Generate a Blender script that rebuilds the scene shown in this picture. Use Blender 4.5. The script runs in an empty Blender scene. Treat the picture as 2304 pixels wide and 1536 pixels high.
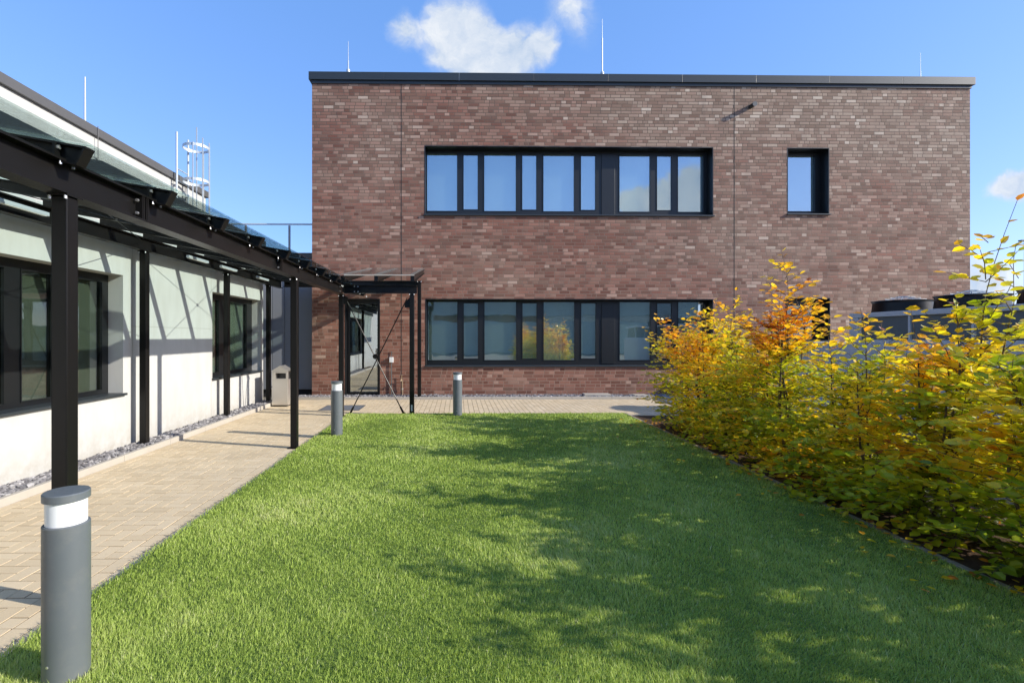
import bpy, math, random
import numpy as np
from mathutils import Vector, Matrix, noise as mnoise
PI = math.pi
random.seed(7); rng = np.random.default_rng(7)
SC = bpy.context.scene
COL = SC.collection
R = math.radians

# ------------------------------------------------------------------ camera
CAM_H = 1.56
cd = bpy.data.cameras.new('camera'); cam = bpy.data.objects.new('camera', cd); COL.objects.link(cam)
cam.location = (0, 0, CAM_H); cam.rotation_euler = (R(90), 0, R(-0.9))
cd.sensor_width = 36; cd.lens = 1120 / 2304 * 36
cd.shift_x = 105 / 2304; cd.shift_y = -11 / 2304
cd.clip_start = 0.05; cd.clip_end = 3000
SC.camera = cam
SC.view_settings.view_transform = 'Standard'; SC.view_settings.look = 'None'
SC.view_settings.exposure = 0.95; SC.view_settings.gamma = 1.0

# ------------------------------------------------------------------ sun and sky
SUN_EL = R(24.5); SUN_AZ = math.atan2(0.96, -0.28)      # from +Y clockwise
sdir = Vector((math.sin(SUN_AZ) * math.cos(SUN_EL), math.cos(SUN_AZ) * math.cos(SUN_EL), math.sin(SUN_EL)))
sl = bpy.data.lights.new('sun', 'SUN'); sun = bpy.data.objects.new('sun', sl); COL.objects.link(sun)
sl.energy = 3.5; sl.angle = R(0.53); sl.color = (1.0, 0.94, 0.84)
sun.rotation_euler = sdir.to_track_quat('Z', 'Y').to_euler(); sun.location = (20, -10, 20)
SKY_STR = 0.15

w = bpy.data.worlds.new('World'); SC.world = w; w.use_nodes = True
NT = w.node_tree; NT.nodes.clear()


class G:
    """tiny node-graph helper"""
    def __init__(s, nt): s.nt = nt
    def n(s, t, **k):
        nd = s.nt.nodes.new(t)
        for a, v in k.items(): setattr(nd, a, v)
        return nd
    def put(s, sock, v):
        if isinstance(v, bpy.types.NodeSocket): s.nt.links.new(v, sock)
        elif v is not None:
            if isinstance(v, tuple) and len(v) == 3 and sock.type == 'RGBA': v = (*v, 1)
            sock.default_value = v
    def m(s, op, a, b=None, c=None, clamp=False):
        nd = s.n('ShaderNodeMath', operation=op, use_clamp=clamp)
        s.put(nd.inputs[0], a)
        if b is not None: s.put(nd.inputs[1], b)
        if c is not None: s.put(nd.inputs[2], c)
        return nd.outputs[0]
    def vm(s, op, a, b=None, scale=None):
        nd = s.n('ShaderNodeVectorMath', operation=op)
        s.put(nd.inputs[0], a)
        if b is not None: s.put(nd.inputs[1], b)
        if scale is not None: s.put(nd.inputs['Scale'], scale)
        return nd.outputs['Value'] if op in ('LENGTH', 'DOT_PRODUCT', 'DISTANCE') else nd.outputs[0]
    def sep(s, v):
        nd = s.n('ShaderNodeSeparateXYZ'); s.put(nd.inputs[0], v); return nd.outputs
    def comb(s, x, y, z=0.0):
        nd = s.n('ShaderNodeCombineXYZ'); s.put(nd.inputs[0], x); s.put(nd.inputs[1], y); s.put(nd.inputs[2], z); return nd.outputs[0]
    def noise(s, vec, scale, detail=3, rough=0.5, dist=0.0):
        nd = s.n('ShaderNodeTexNoise'); s.put(nd.inputs['Vector'], vec)
        nd.inputs['Scale'].default_value = scale; nd.inputs['Detail'].default_value = detail
        nd.inputs['Roughness'].default_value = rough; nd.inputs['Distortion'].default_value = dist
        return nd.outputs['Fac']
    def wn(s, vec, dim='3D'):
        nd = s.n('ShaderNodeTexWhiteNoise', noise_dimensions=dim)
        s.put(nd.inputs['W' if dim == '1D' else 'Vector'], vec); return nd.outputs['Value']
    def mr(s, v, a, b, c=0.0, d=1.0, smooth=False):
        nd = s.n('ShaderNodeMapRange'); nd.clamp = True
        if smooth: nd.interpolation_type = 'SMOOTHSTEP'
        s.put(nd.inputs[0], v)
        for i, x in enumerate((a, b, c, d)): nd.inputs[i + 1].default_value = x
        return nd.outputs[0]
    def mix(s, f, a, b, mode='MIX'):
        nd = s.n('ShaderNodeMix', data_type='RGBA', blend_type=mode); nd.clamp_factor = True
        s.put(nd.inputs[0], f); s.put(nd.inputs[6], a); s.put(nd.inputs[7], b); return nd.outputs[2]
    def ramp(s, f, stops, const=False):
        nd = s.n('ShaderNodeValToRGB'); s.put(nd.inputs[0], f); cr = nd.color_ramp
        if const: cr.interpolation = 'CONSTANT'
        while len(cr.elements) < len(stops): cr.elements.new(0.5)
        for e, (p, c) in zip(cr.elements, stops): e.position = p; e.color = (*c, 1)
        return nd.outputs[0]
    def bump(s, h, strength=0.3, dist=0.01, normal=None):
        nd = s.n('ShaderNodeBump'); s.put(nd.inputs['Height'], h)
        nd.inputs['Strength'].default_value = strength; nd.inputs['Distance'].default_value = dist
        if normal is not None: s.put(nd.inputs['Normal'], normal)
        return nd.outputs[0]


g = G(NT)
sky = g.n('ShaderNodeTexSky', sky_type='NISHITA'); sky.sun_disc = False
sky.sun_elevation = SUN_EL; sky.sun_rotation = SUN_AZ
sky.air_density = 1.0; sky.dust_density = 0.6; sky.ozone_density = 2.2; sky.altitude = 50
tc = g.n('ShaderNodeTexCoord'); dx, dy, dz = g.sep(tc.outputs['Generated'])
ay = g.m('MAXIMUM', g.m('ABSOLUTE', dy), 0.02)
cu = g.m('DIVIDE', dx, ay); cv = g.m('DIVIDE', dz, ay)
uv = g.comb(cu, cv, 0.0)
nz1 = g.noise(uv, 5.5, 6, 0.6); nz2 = g.noise(g.vm('ADD', uv, (7.3, 2.1, 0)), 5.5, 6, 0.6)
warp = g.vm('SCALE', g.comb(g.m('SUBTRACT', nz1, 0.5), g.m('SUBTRACT', nz2, 0.5)), scale=0.13)
uvw = g.vm('ADD', uv, warp)
def blobs(lst):
    acc = None
    for (px, py, rx, ry, s) in lst:
        c = ((px - 1030) / 1120, (757 - py) / 1120, 0)
        q = g.vm('MULTIPLY', g.vm('SUBTRACT', uvw, c), (1120 / rx, 1120 / ry, 0))
        d = g.m('MULTIPLY', g.m('SUBTRACT', 1.0, g.vm('LENGTH', q)), s, clamp=False)
        d = g.m('MAXIMUM', d, 0.0)
        acc = d if acc is None else g.m('ADD', acc, d)
    return acc
front = blobs([(905, 62, 50, 62, .8), (1030, 85, 115, 105, 1.15), (1140, 110, 140, 85, 1.05), (1075, 145, 135, 60, .5), (1225, 115, 60, 55, .6),
               (1285, 25, 85, 70, .55), (1320, 80, 60, 50, .2), (2310, 414, 85, 50, 1.1), (2215, 640, 150, 70, .9), (300, -140, 200, 90, .7)])
back = blobs([(1450, 455, 80, 50, 1.1), (1520, 440, 85, 50, 1.1), (1580, 415, 75, 50, 1.4), (1540, 478, 130, 40, .8), (1790, 500, 90, 60, .3), (1100, 520, 300, 70, .25)])
fr = g.mr(dy, 0.0, 0.05); bk = g.mr(dy, -0.05, 0.0, 1.0, 0.0)
bl = g.m('ADD', g.m('MULTIPLY', front, fr), g.m('MULTIPLY', back, bk))
nz3 = g.noise(uvw, 11, 9, 0.66)
dens = g.m('MULTIPLY', bl, g.m('ADD', -0.1, g.m('MULTIPLY', nz3, 2.8)))
mask = g.mr(dens, 0.03, 0.85, 0.0, 0.95, smooth=True)
# a blue sky and white sun-lit clouds
hs = g.n('ShaderNodeHueSaturation'); hs.inputs['Saturation'].default_value = 1.0; hs.inputs['Value'].default_value = 1.0
g.put(hs.inputs['Color'], sky.outputs[0])
CLOUD = g.mix(g.mr(nz3, 0.35, 0.7), (1.9, 2.3, 2.9), (3.2, 3.3, 3.4))
skyc = g.mix(0.5, g.mix(1.0, hs.outputs[0], (0.98, 0.92, 1.12), 'MULTIPLY'), (0.46, 1.46, 3.45))
colr = g.mix(mask, skyc, CLOUD)
bg = g.n('ShaderNodeBackground'); g.put(bg.inputs[0], colr); bg.inputs[1].default_value = SKY_STR
wo = g.n('ShaderNodeOutputWorld'); g.put(wo.inputs[0], bg.outputs[0])


# ------------------------------------------------------------------ materials
def mat(name):
    m = bpy.data.materials.new(name); m.use_nodes = True; m.node_tree.nodes.clear()
    gg = G(m.node_tree); out = gg.n('ShaderNodeOutputMaterial'); return m, gg, out
def pbsdf(gg, out, col, rough=0.5, metal=0.0, spec=0.5, normal=None):
    b = gg.n('ShaderNodeBsdfPrincipled'); gg.put(b.inputs['Base Color'], col); gg.put(b.inputs['Roughness'], rough)
    gg.put(b.inputs['Metallic'], metal); gg.put(b.inputs['Specular IOR Level'], spec)
    if normal is not None: gg.put(b.inputs['Normal'], normal)
    gg.put(out.inputs[0], b.outputs[0]); return b
def opos(gg): return gg.n('ShaderNodeNewGeometry').outputs['Position']

def paint(name, c, rough=0.4, var=0.08, metal=0.0, dirt=0.0, spec=0.5):
    m, gg, o = mat(name); p = opos(gg)
    n = gg.noise(p, 3.0, 4, 0.6); n2 = gg.noise(p, 60, 3, 0.6)
    col = gg.mix(n, tuple(x * (1 - var) for x in c), tuple(min(1, x * (1 + var)) for x in c))
    if dirt: col = gg.mix(gg.mr(gg.noise(p, 9, 5, .7), .52, .75, 0, dirt), col, (0.28, 0.25, 0.2))
    rg = gg.mr(n2, 0.3, 0.7, rough * 0.85, rough * 1.15)
    pbsdf(gg, o, col, rg, metal, spec, gg.bump(n2, 0.05, 0.002)); return m

M_black = paint('black_steel', (0.008, 0.0075, 0.0072), 0.34, 0.10, spec=.22)
M_frame = paint('dark_window_frame', (0.008, 0.009, 0.010), 0.38, 0.1)
M_coping = paint('anthracite_sheet', (0.026, 0.033, 0.038), 0.42, 0.08)
M_coping2 = paint('grey_coping', (0.09, 0.09, 0.09), 0.5, 0.08)
M_bollard = paint('grey_bollard_paint', (0.115, 0.130, 0.138), 0.40, 0.10, dirt=0.16)
M_ring = paint('opal_ring', (0.80, 0.81, 0.80), 0.22, 0.02)
M_rod = paint('galvanised', (0.50, 0.54, 0.56), 0.45, 0.06, 0.3)
M_bolt = paint('bolt_steel', (0.7, 0.7, 0.68), 0.3, 0.05, 0.8)
M_pale = paint('pale_sheet', (0.50, 0.52, 0.53), 0.45, 0.05, dirt=0.06)
M_grille = paint('coil_grille', (0.11, 0.13, 0.13), 0.6, 0.2)
M_clad = paint('grey_cladding', (0.21, 0.225, 0.25), 0.42, 0.06)
M_kerb = paint('kerb_concrete', (0.40, 0.365, 0.31), 0.8, 0.12, dirt=0.15)
M_kerb2 = paint('weathered_kerb', (0.26, 0.22, 0.17), 0.9, 0.25, dirt=0.4)
M_white = paint('white_plastic', (0.75, 0.75, 0.73), 0.4, 0.04)
M_brass = paint('brass_tap', (0.55, 0.42, 0.28), 0.35, 0.1, 0.8)
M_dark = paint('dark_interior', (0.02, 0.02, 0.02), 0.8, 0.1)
M_opp = paint('rear_facade', (0.26, 0.30, 0.27), 0.8, 0.2)
M_blind = paint('roller_blind', (0.74, 0.77, 0.72), 0.8, 0.06)
M_stake = paint('bark', (0.10, 0.075, 0.05), 0.85, 0.25)

# brushed stainless steel
m, gg, o = mat('brushed_steel'); p = opos(gg)
st = gg.noise(gg.vm('MULTIPLY', p, (8, 8, 300)), 1.0, 3, 0.6)
pbsdf(gg, o, gg.mix(st, (0.62, 0.58, 0.52), (0.78, 0.74, 0.68)), gg.mr(st, .3, .7, .32, .48), 0.85, 0.5, gg.bump(st, 0.1, 0.001)); M_steel = m

# brick facade: own cell maths -> every brick has its own colour
def brick_mat():
    m, gg, o = mat('clinker_brick'); p = opos(gg); X, Y, Z = gg.sep(p)
    x = gg.m('ADD', X, Y)
    H = 0.0833; L = 0.265
    rz = gg.m('DIVIDE', Z, H); row = gg.m('FLOOR', rz); fz = gg.m('FRACT', rz)
    off = gg.m('ADD', gg.m('MULTIPLY', gg.wn(gg.m('ADD', row, 11.3), '1D'), 0.55), gg.m('MULTIPLY', gg.m('MODULO', row, 2.0), 0.5))
    rx = gg.m('ADD', gg.m('DIVIDE', x, L), off); ci = gg.m('FLOOR', rx); fx = gg.m('FRACT', rx)
    cell = gg.comb(ci, row, 0.0)
    hs_ = gg.wn(cell)
    split = gg.m('GREATER_THAN', hs_, 0.66)
    second = gg.m('MULTIPLY', split, gg.m('GREATER_THAN', fx, 0.5))
    # local coordinate inside the (possibly half) brick, in metres from its ends
    lo = gg.m('MULTIPLY', second, 0.5)
    hi = gg.m('SUBTRACT', 1.0, gg.m('MULTIPLY', gg.m('SUBTRACT', split, second), 0.5))
    ex = gg.m('MULTIPLY', gg.m('MINIMUM', gg.m('SUBTRACT', fx, lo), gg.m('SUBTRACT', hi, fx)), L)
    ez = gg.m('MULTIPLY', gg.m('MINIMUM', fz, gg.m('SUBTRACT', 1.0, fz)), H)
    nzz = gg.m('MULTIPLY', gg.m('SUBTRACT', gg.noise(p, 40, 2), 0.5), 0.004)
    e = gg.m('ADD', gg.m('MINIMUM', ex, ez), nzz)
    brick = gg.mr(e, 0.0060, 0.0095, smooth=True)
    ident = gg.comb(ci, row, gg.m('ADD', second, 3.0))
    h1 = gg.wn(ident); h2 = gg.wn(gg.vm('ADD', ident, (5.5, 9.1, 2.0)))
    big = gg.noise(gg.vm('MULTIPLY', p, (0.22, 0.22, 0.45)), 1.0, 4, 0.55)
    grad = gg.mr(X, -4.0, 12.0, -0.20, 0.30)
    gz = gg.mr(Z, 0.0, 7.5, -0.28, 0.22)
    warmth = gg.m('ADD', gg.m('ADD', gg.m('ADD', gg.mr(big, .3, .7, 0.05, .75), grad), gz), gg.m('MULTIPLY', gg.m('SUBTRACT', h2, .5), .42))
    red = gg.ramp(h1, [(0, (0.145, 0.058, 0.038)), (.3, (0.205, 0.084, 0.056)), (.6, (0.255, 0.108, 0.073)), (.9, (0.305, 0.142, 0.098)), (1, (0.42, 0.235, 0.17))])
    tan = gg.ramp(h1, [(0, (0.225, 0.145, 0.100)), (.3, (0.300, 0.202, 0.144)), (.65, (0.365, 0.258, 0.187)), (.9, (0.44, 0.33, 0.245)), (1, (0.60, 0.49, 0.38))])
    bc = gg.mix(gg.mr(warmth, 0.15, 0.95), red, tan)
    sp = gg.noise(p, 55, 4, 0.7)
    bc = gg.mix(gg.mr(sp, .25, .8, 0.0, .42), bc, gg.mix(0.5, bc, (0.05, 0.035, 0.03)))
    mort = gg.mix(gg.mr(gg.m('ADD', gg.m('MULTIPLY', Z, -.12), gg.noise(p, 1.5, 3)), -.4, .6), (0.105, 0.078, 0.060), (0.29, 0.195, 0.145))
    col = gg.mix(brick, mort, bc)
    stn = gg.noise(gg.vm('MULTIPLY', p, (2.2, 2.2, .22)), 1.6, 5, .65)
    col = gg.mix(gg.mr(stn, .5, .75, 0, .30), col, (0.11, 0.085, 0.07))
    hgt = gg.m('ADD', brick, gg.m('MULTIPLY', gg.m('ADD', sp, gg.m('MULTIPLY', h2, 0.6)), 0.35))
    pbsdf(gg, o, col, gg.mr(sp, .3, .7, .65, .9), 0, 0.3, gg.bump(hgt, 0.5, 0.006)); return m
M_brick = brick_mat()

# smooth pale concrete
m, gg, o = mat('pale_concrete'); p = opos(gg)
n1 = gg.noise(p, 0.9, 5, 0.6); n2 = gg.noise(gg.vm('MULTIPLY', p, (3, 3, 0.7)), 1.6, 5, 0.65); n3 = gg.noise(p, 90, 3, .6)
c = gg.mix(n1, (0.44, 0.442, 0.425), (0.54, 0.542, 0.52))
c = gg.mix(gg.mr(n2, .42, .8, 0, .35), c, (0.34, 0.325, 0.285))
c = gg.mix(gg.mr(gg.noise(p, 22, 2, .5), .72, .78, 0, .25), c, (0.42, 0.40, 0.36))
c = gg.mix(gg.m('MULTIPLY', gg.mr(gg.sep(p)[2], 0.05, 0.45, 1.0, 0.0), gg.mr(gg.noise(p, 7, 5, .7), .35, .65, .1, .7)), c, (0.34, 0.30, 0.24))
pbsdf(gg, o, c, 0.8, 0, .3, gg.bump(gg.m('ADD', n3, gg.m('MULTIPLY', n2, 2)), 0.12, 0.004)); M_conc = m

# window glass: mirror-like coating over a see-through pane
def glass(name, refl, tint, rough=0.0, wav=0.02):
    m, gg, o = mat(name)
    tr = gg.n('ShaderNodeBsdfTransparent'); gg.put(tr.inputs[0], tint)
    gl = gg.n('ShaderNodeBsdfGlossy'); gl.inputs['Roughness'].default_value = rough; gg.put(gl.inputs[0], (0.90, 0.95, 1.0))
    if wav: gg.put(gl.inputs['Normal'], gg.bump(gg.noise(opos(gg), 1.3, 2, .5), wav, 0.05))
    lw = gg.n('ShaderNodeLayerWeight'); lw.inputs[0].default_value = 0.5
    f = gg.m('ADD', refl, gg.m('MULTIPLY', gg.m('POWER', lw.outputs['Facing'], 4.0), 0.6), clamp=True)
    mx = gg.n('ShaderNodeMixShader'); gg.put(mx.inputs[0], f); gg.put(mx.inputs[1], tr.outputs[0]); gg.put(mx.inputs[2], gl.outputs[0])
    gg.put(o.inputs[0], mx.outputs[0]); return m
M_glass = glass('coated_glass', 0.36, (0.80, 0.87, 0.84), 0.0, 0.05)
M_glass2 = glass('room_glass', 0.12, (0.62, 0.66, 0.62))
M_roofglass = glass('canopy_glass', 0.08, (0.86, 0.935, 0.91), 0.02, 0.0)
M_clear = glass('balustrade_glass', 0.0, (0.93, 0.96, 0.97), 0.0, 0.0)

# pavers
m, gg, o = mat('buff_pavers'); p = opos(gg)
at = gg.n('ShaderNodeAttribute', attribute_name='tone').outputs['Fac']
c = gg.ramp(at, [(0, (0.62, 0.485, 0.305)), (.5, (0.69, 0.55, 0.355)), (1, (0.75, 0.61, 0.41))])
n1 = gg.noise(p, 130, 3, .7); n2 = gg.noise(p, 1.1, 4, .6)
c = gg.mix(gg.mr(n1, .3, .75, 0, .4), c, (0.33, 0.27, 0.20)); c = gg.mix(gg.mr(n2, .45, .75, 0, .28), c, (0.36, 0.32, 0.25))
pbsdf(gg, o, c, 0.85, 0, .25, gg.bump(n1, 0.25, 0.003)); M_paver = m
m, gg, o = mat('joint_sand'); p = opos(gg)
pbsdf(gg, o, gg.mix(gg.noise(p, 30, 4), (0.12, 0.09, 0.06), (0.22, 0.17, 0.115)), 0.95, 0, .1); M_sand = m

# soils
m, gg, o = mat('turf_soil'); p = opos(gg)
n = gg.noise(p, 14, 5, .7)
pbsdf(gg, o, gg.mix(n, (0.09, 0.13, 0.03), (0.16, 0.22, 0.05)), 0.95, 0, .1, gg.bump(n, .5, .02)); M_turf = m
m, gg, o = mat('bark_soil'); p = opos(gg); n = gg.noise(p, 22, 5, .75)
pbsdf(gg, o, gg.mix(n, (0.030, 0.018, 0.012), (0.13, 0.085, 0.055)), 0.95, 0, .1, gg.bump(n, .8, .03)); M_soil = m
m, gg, o = mat('far_ground'); p = opos(gg); n = gg.noise(p, 0.6, 6, .6)
pbsdf(gg, o, gg.mix(n, (0.16, 0.15, 0.12), (0.24, 0.22, 0.18)), 0.95, 0, .1); M_ground = m
m, gg, o = mat('grey_stone'); p = opos(gg)
at = gg.n('ShaderNodeAttribute', attribute_name='tone').outputs['Fac']
c = gg.ramp(at, [(0, (0.10, 0.095, 0.10)), (.55, (0.23, 0.22, 0.225)), (.85, (0.36, 0.345, 0.34)), (1, (0.52, 0.5, 0.49))])
pbsdf(gg, o, gg.mix(gg.mr(gg.noise(p, 70, 3), .3, .7, 0, .3), c, (0.12, .11, .11)), 0.8, 0, .3); M_stone = m

# plants
def leafy(name, stops, trans=0.5, rough=0.45, gloss=0.12, vary=None):
    m, gg, o = mat(name)
    at = gg.n('ShaderNodeAttribute', attribute_name='tone').outputs['Fac']
    c = gg.ramp(at, stops)
    df = gg.n('ShaderNodeBsdfDiffuse'); gg.put(df.inputs[0], c)
    tl = gg.n('ShaderNodeBsdfTranslucent'); gg.put(tl.inputs[0], gg.mix(1.0, c, (1.25, 1.2, .6), 'MULTIPLY'))
    gl = gg.n('ShaderNodeBsdfGlossy'); gl.inputs['Roughness'].default_value = rough; gg.put(gl.inputs[0], (1, 1, 1))
    m1 = gg.n('ShaderNodeMixShader'); m1.inputs[0].default_value = trans; gg.put(m1.inputs[1], df.outputs[0]); gg.put(m1.inputs[2], tl.outputs[0])
    fr_ = gg.n('ShaderNodeFresnel'); fr_.inputs[0].default_value = 1.4
    m2 = gg.n('ShaderNodeMixShader'); gg.put(m2.inputs[0], gg.m('MULTIPLY', gg.m('ADD', fr_.outputs[0], .02), gloss * 8, clamp=True))
    gg.put(m2.inputs[1], m1.outputs[0]); gg.put(m2.inputs[2], gl.outputs[0]); gg.put(o.inputs[0], m2.outputs[0]); return m
M_leaf = leafy('beech_leaf', [(0, (0.06, 0.12, 0.012)), (.28, (0.31, 0.42, 0.02)), (.46, (0.62, 0.62, 0.03)), (.60, (0.92, 0.72, 0.04)),
                              (.80, (0.95, 0.56, 0.03)), (.94, (0.85, 0.33, 0.03)), (1.0, (0.40, 0.15, 0.05))], 0.62, 0.30, 0.05)
M_grass = leafy('grass_blade', [(0, (0.18, 0.28, 0.04)), (.5, (0.40, 0.52, 0.10)), (.85, (0.54, 0.62, 0.19)), (1, (0.66, 0.68, 0.34))], 0.34, 0.5, 0.03)


# ------------------------------------------------------------------ mesh helpers
def root_loc(o):
    v = Vector((0, 0, 0))
    while o is not None: v = v + Vector(o.location); o = o.parent
    return v

class MB:
    def __init__(s): s.v = []; s.f = []
    def add(s, vs, fs):
        b = len(s.v); s.v += [tuple(x) for x in vs]; s.f += [tuple(i + b for i in f) for f in fs]; return s
    def box(s, x0, x1, y0, y1, z0, z1):
        vs = [(x, y, z) for z in (z0, z1) for y in (y0, y1) for x in (x0, x1)]
        return s.add(vs, [(0, 2, 3, 1), (4, 5, 7, 6), (0, 1, 5, 4), (2, 6, 7, 3), (0, 4, 6, 2), (1, 3, 7, 5)])
    def prism(s, poly, axis, a, b):
        """extrude a 2D polygon; axis 'y': poly=(x,z); 'x': poly=(y,z); 'z': poly=(x,y)"""
        f = {'y': lambda p, t: (p[0], t, p[1]), 'x': lambda p, t: (t, p[0], p[1]), 'z': lambda p, t: (p[0], p[1], t)}[axis]
        n = len(poly); vs = [f(p, a) for p in poly] + [f(p, b) for p in poly]
        fs = [tuple(range(n - 1, -1, -1)), tuple(range(n, 2 * n))] + [(i, (i + 1) % n, n + (i + 1) % n, n + i) for i in range(n)]
        return s.add(vs, fs)
    def tube(s, p0, p1, r0, r1=None, n=8, cap=True):
        r1 = r0 if r1 is None else r1
        p0 = Vector(p0); p1 = Vector(p1); d = (p1 - p0).normalized()
        a = d.orthogonal().normalized(); b = d.cross(a)
        vs = []
        for p, r in ((p0, r0), (p1, r1)):
            for i in range(n):
                t = 2 * PI * i / n; vs.append(p + (a * math.cos(t) + b * math.sin(t)) * r)
        fs = [(i, (i + 1) % n, n + (i + 1) % n, n + i) for i in range(n)]
        if cap: fs += [tuple(range(n - 1, -1, -1)), tuple(range(n, 2 * n))]
        return s.add(vs, fs)
    def path(s, pts, r, n=6):
        for a, b in zip(pts[:-1], pts[1:]): s.tube(a, b, r, n=n)
        return s
    def lathe(s, c, prof, n=40):
        c = Vector(c); vs = []; fs = []
        for (r, z) in prof:
            for i in range(n):
                t = 2 * PI * i / n; vs.append((c.x + r * math.cos(t), c.y + r * math.sin(t), c.z + z))
        for k in range(len(prof) - 1):
            for i in range(n): fs.append((k * n + i, k * n + (i + 1) % n, (k + 1) * n + (i + 1) % n, (k + 1) * n + i))
        fs.append(tuple(range(n - 1, -1, -1))); fs.append(tuple((len(prof) - 1) * n + i for i in range(n)))
        return s.add(vs, fs)
    def build(s, name, m, parent=None, bevel=0.0, smooth=False, label=None, loc=None):
        org = root_loc(parent) if parent is not None else Vector(loc or (0, 0, 0))
        me = bpy.data.meshes.new(name)
        me.from_pydata([(a - org.x, b - org.y, c - org.z) for a, b, c in s.v], [], s.f); me.materials.append(m)
        ob = bpy.data.objects.new(name, me); COL.objects.link(ob)
        if parent is not None: ob.parent = parent
        else: ob.location = org
        if smooth:
            me.polygons.foreach_set('use_smooth', [True] * len(me.polygons)); me.update()
            try: me.set_sharp_from_angle(angle=R(35))
            except Exception: pass
        if bevel:
            md = ob.modifiers.new('bevel', 'BEVEL'); md.width = bevel; md.segments = 2; md.limit_method = 'ANGLE'; md.angle_limit = R(40)
        if label: ob['label'] = label
        return ob

def tag(o, label=None, cat=None, group=None, kind=None):
    if label: o['label'] = label
    if cat: o['category'] = cat
    if group: o['group'] = group
    if kind: o['kind'] = kind
    return o
def thing(name, loc, label, cat, group=None):
    o = bpy.data.objects.new(name, None); COL.objects.link(o); o.location = loc; o.empty_display_size = 0.2
    return tag(o, label, cat, group)
def struct(name, mb, m, label=None): return tag(mb.build(name, m), kind='structure')

def bigmesh(name, verts, faces_flat, nper, m, tone, parent=None, smooth=False):
    """numpy mesh: verts (N,3) in world, faces as list of (flat loop indices, verts per face)"""
    me = bpy.data.meshes.new(name); org = root_loc(parent) if parent is not None else Vector((0, 0, 0))
    v = (verts - np.array(org)).astype(np.float32)
    me.vertices.add(len(v)); me.vertices.foreach_set('co', v.ravel())
    me.loops.add(len(faces_flat)); me.loops.foreach_set('vertex_index', faces_flat.astype(np.int32))
    me.polygons.add(len(nper)); st = np.concatenate(([0], np.cumsum(nper)[:-1])).astype(np.int32)
    me.polygons.foreach_set('loop_start', st); me.polygons.foreach_set('loop_total', nper.astype(np.int32))
    me.polygons.foreach_set('use_smooth', np.full(len(nper), bool(smooth)))
    at = me.attributes.new('tone', 'FLOAT', 'POINT'); at.data.foreach_set('value', tone.astype(np.float32))
    me.update(calc_edges=True); me.materials.append(m)
    ob = bpy.data.objects.new(name, me); COL.objects.link(ob)
    if parent is not None: ob.parent = parent
    return ob

# ------------------------------------------------------------------ layout constants
FY = 12.85           # brick facade plane
WX = -4.56           # pale wall plane
LAWN_Z = 0.05
EDGE_X = -2.155      # lawn / path edge
KX = -4.17           # kerb of the gravel strip
HX = 3.28            # hedge kerb
LY = 9.80            # far edge of lawn
def fx(px, Y=FY):
    t = (px - 1047) / 1120; c, s = math.cos(R(.9)), math.sin(R(.9))
    return Y * (t * c + s) / (c - t * s)
def fz(py, Y=FY): return CAM_H + (757 - py) / 1120 * Y

# ------------------------------------------------------------------ ground
struct('ground', MB().box(-600, 600, -600, 900, -0.6, -0.03), M_ground)
struct('path_bed', MB().box(-4.20, 16, -4, 12.45, -0.029, -0.0032), M_sand)
struct('lawn', MB().box(EDGE_X + .01, HX, -4, LY, -0.011, LAWN_Z - 0.004), M_turf)
struct('hedge_bed', MB().box(HX + .055, 4.75, -4, LY - .3, -0.0105, 0.045), M_soil)

def pavers():
    V = []; F = []; T = []; n = 0
    def brick(x0, x1, y0, y1, gap=0.0042):
        nonlocal n
        if x1 - x0 < 0.02 or y1 - y0 < 0.02: return
        x0 += gap; x1 -= gap; y0 += gap; y1 -= gap; b = 0.0004
        z = random.uniform(-0.0012, 0.0012); tx = random.uniform(-.001, .001)
        vs = [(x0, y0, -.012), (x1, y0, -.012), (x1, y1, -.012), (x0, y1, -.012),
              (x0, y0, z - b), (x1, y0, z - b + tx), (x1, y1, z - b + tx), (x0, y1, z - b),
              (x0 + b, y0 + b, z), (x1 - b, y0 + b, z + tx), (x1 - b, y1 - b, z + tx), (x0 + b, y1 - b, z)]
        V.extend(vs); t = min(1, max(0, random.gauss(.5, .22))); T.extend([t] * 12)
        for a in (0, 4):
            for i in range(4): F.extend((n + a + i, n + a + (i + 1) % 4, n + a + 4 + (i + 1) % 4, n + a + 4 + i))
        F.extend((n + 8, n + 9, n + 10, n + 11)); n += 12
    W = 0.105; L = 2 * W
    x0, x1 = KX + 0.004, EDGE_X - 0.225      # herringbone field, then two edge rows
    y0, y1 = 0.6, 12.36
    nx = int((x1 - x0) / W) + 3; ny = int((LY - y0) / W) + 3
    for j in range(-2, ny):
        for i in range(-2, nx):
            mm = (i - j) % 4
            if mm == 0: a, b, c, d = x0 + i * W, x0 + (i + 2) * W, y0 + j * W, y0 + (j + 1) * W
            elif mm == 3: a, b, c, d = x0 + i * W, x0 + (i + 1) * W, y0 + j * W, y0 + (j + 2) * W
            else: continue
            a = max(a, x0); b = min(b, x1); c = max(c, y0); d = min(d, LY - .0)
            if b > a and d > c: brick(a, b, c, d)
    y = y0; k = 0
    while y < LY:
        brick(x1, x1 + W, y, min(y + L, LY)); brick(x1 + W, EDGE_X, y - .11, min(y + L - .11, LY)); y += L
    # path along the facade: courses with joints running towards the building
    x = KX + .004; k = 0
    while x < 15.0:
        y = LY + (0 if k % 2 else -W)
        while y < y1:
            a = max(y, LY); b = min(y + L, y1)
            if b > a: brick(x, x + W, a, b)
            y += L
        x += W; k += 1
    ob = bigmesh('path', np.array(V), np.array(F), np.full(len(F) // 4, 4), M_paver, np.array(T)); tag(ob, kind='structure')
pavers()

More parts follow.
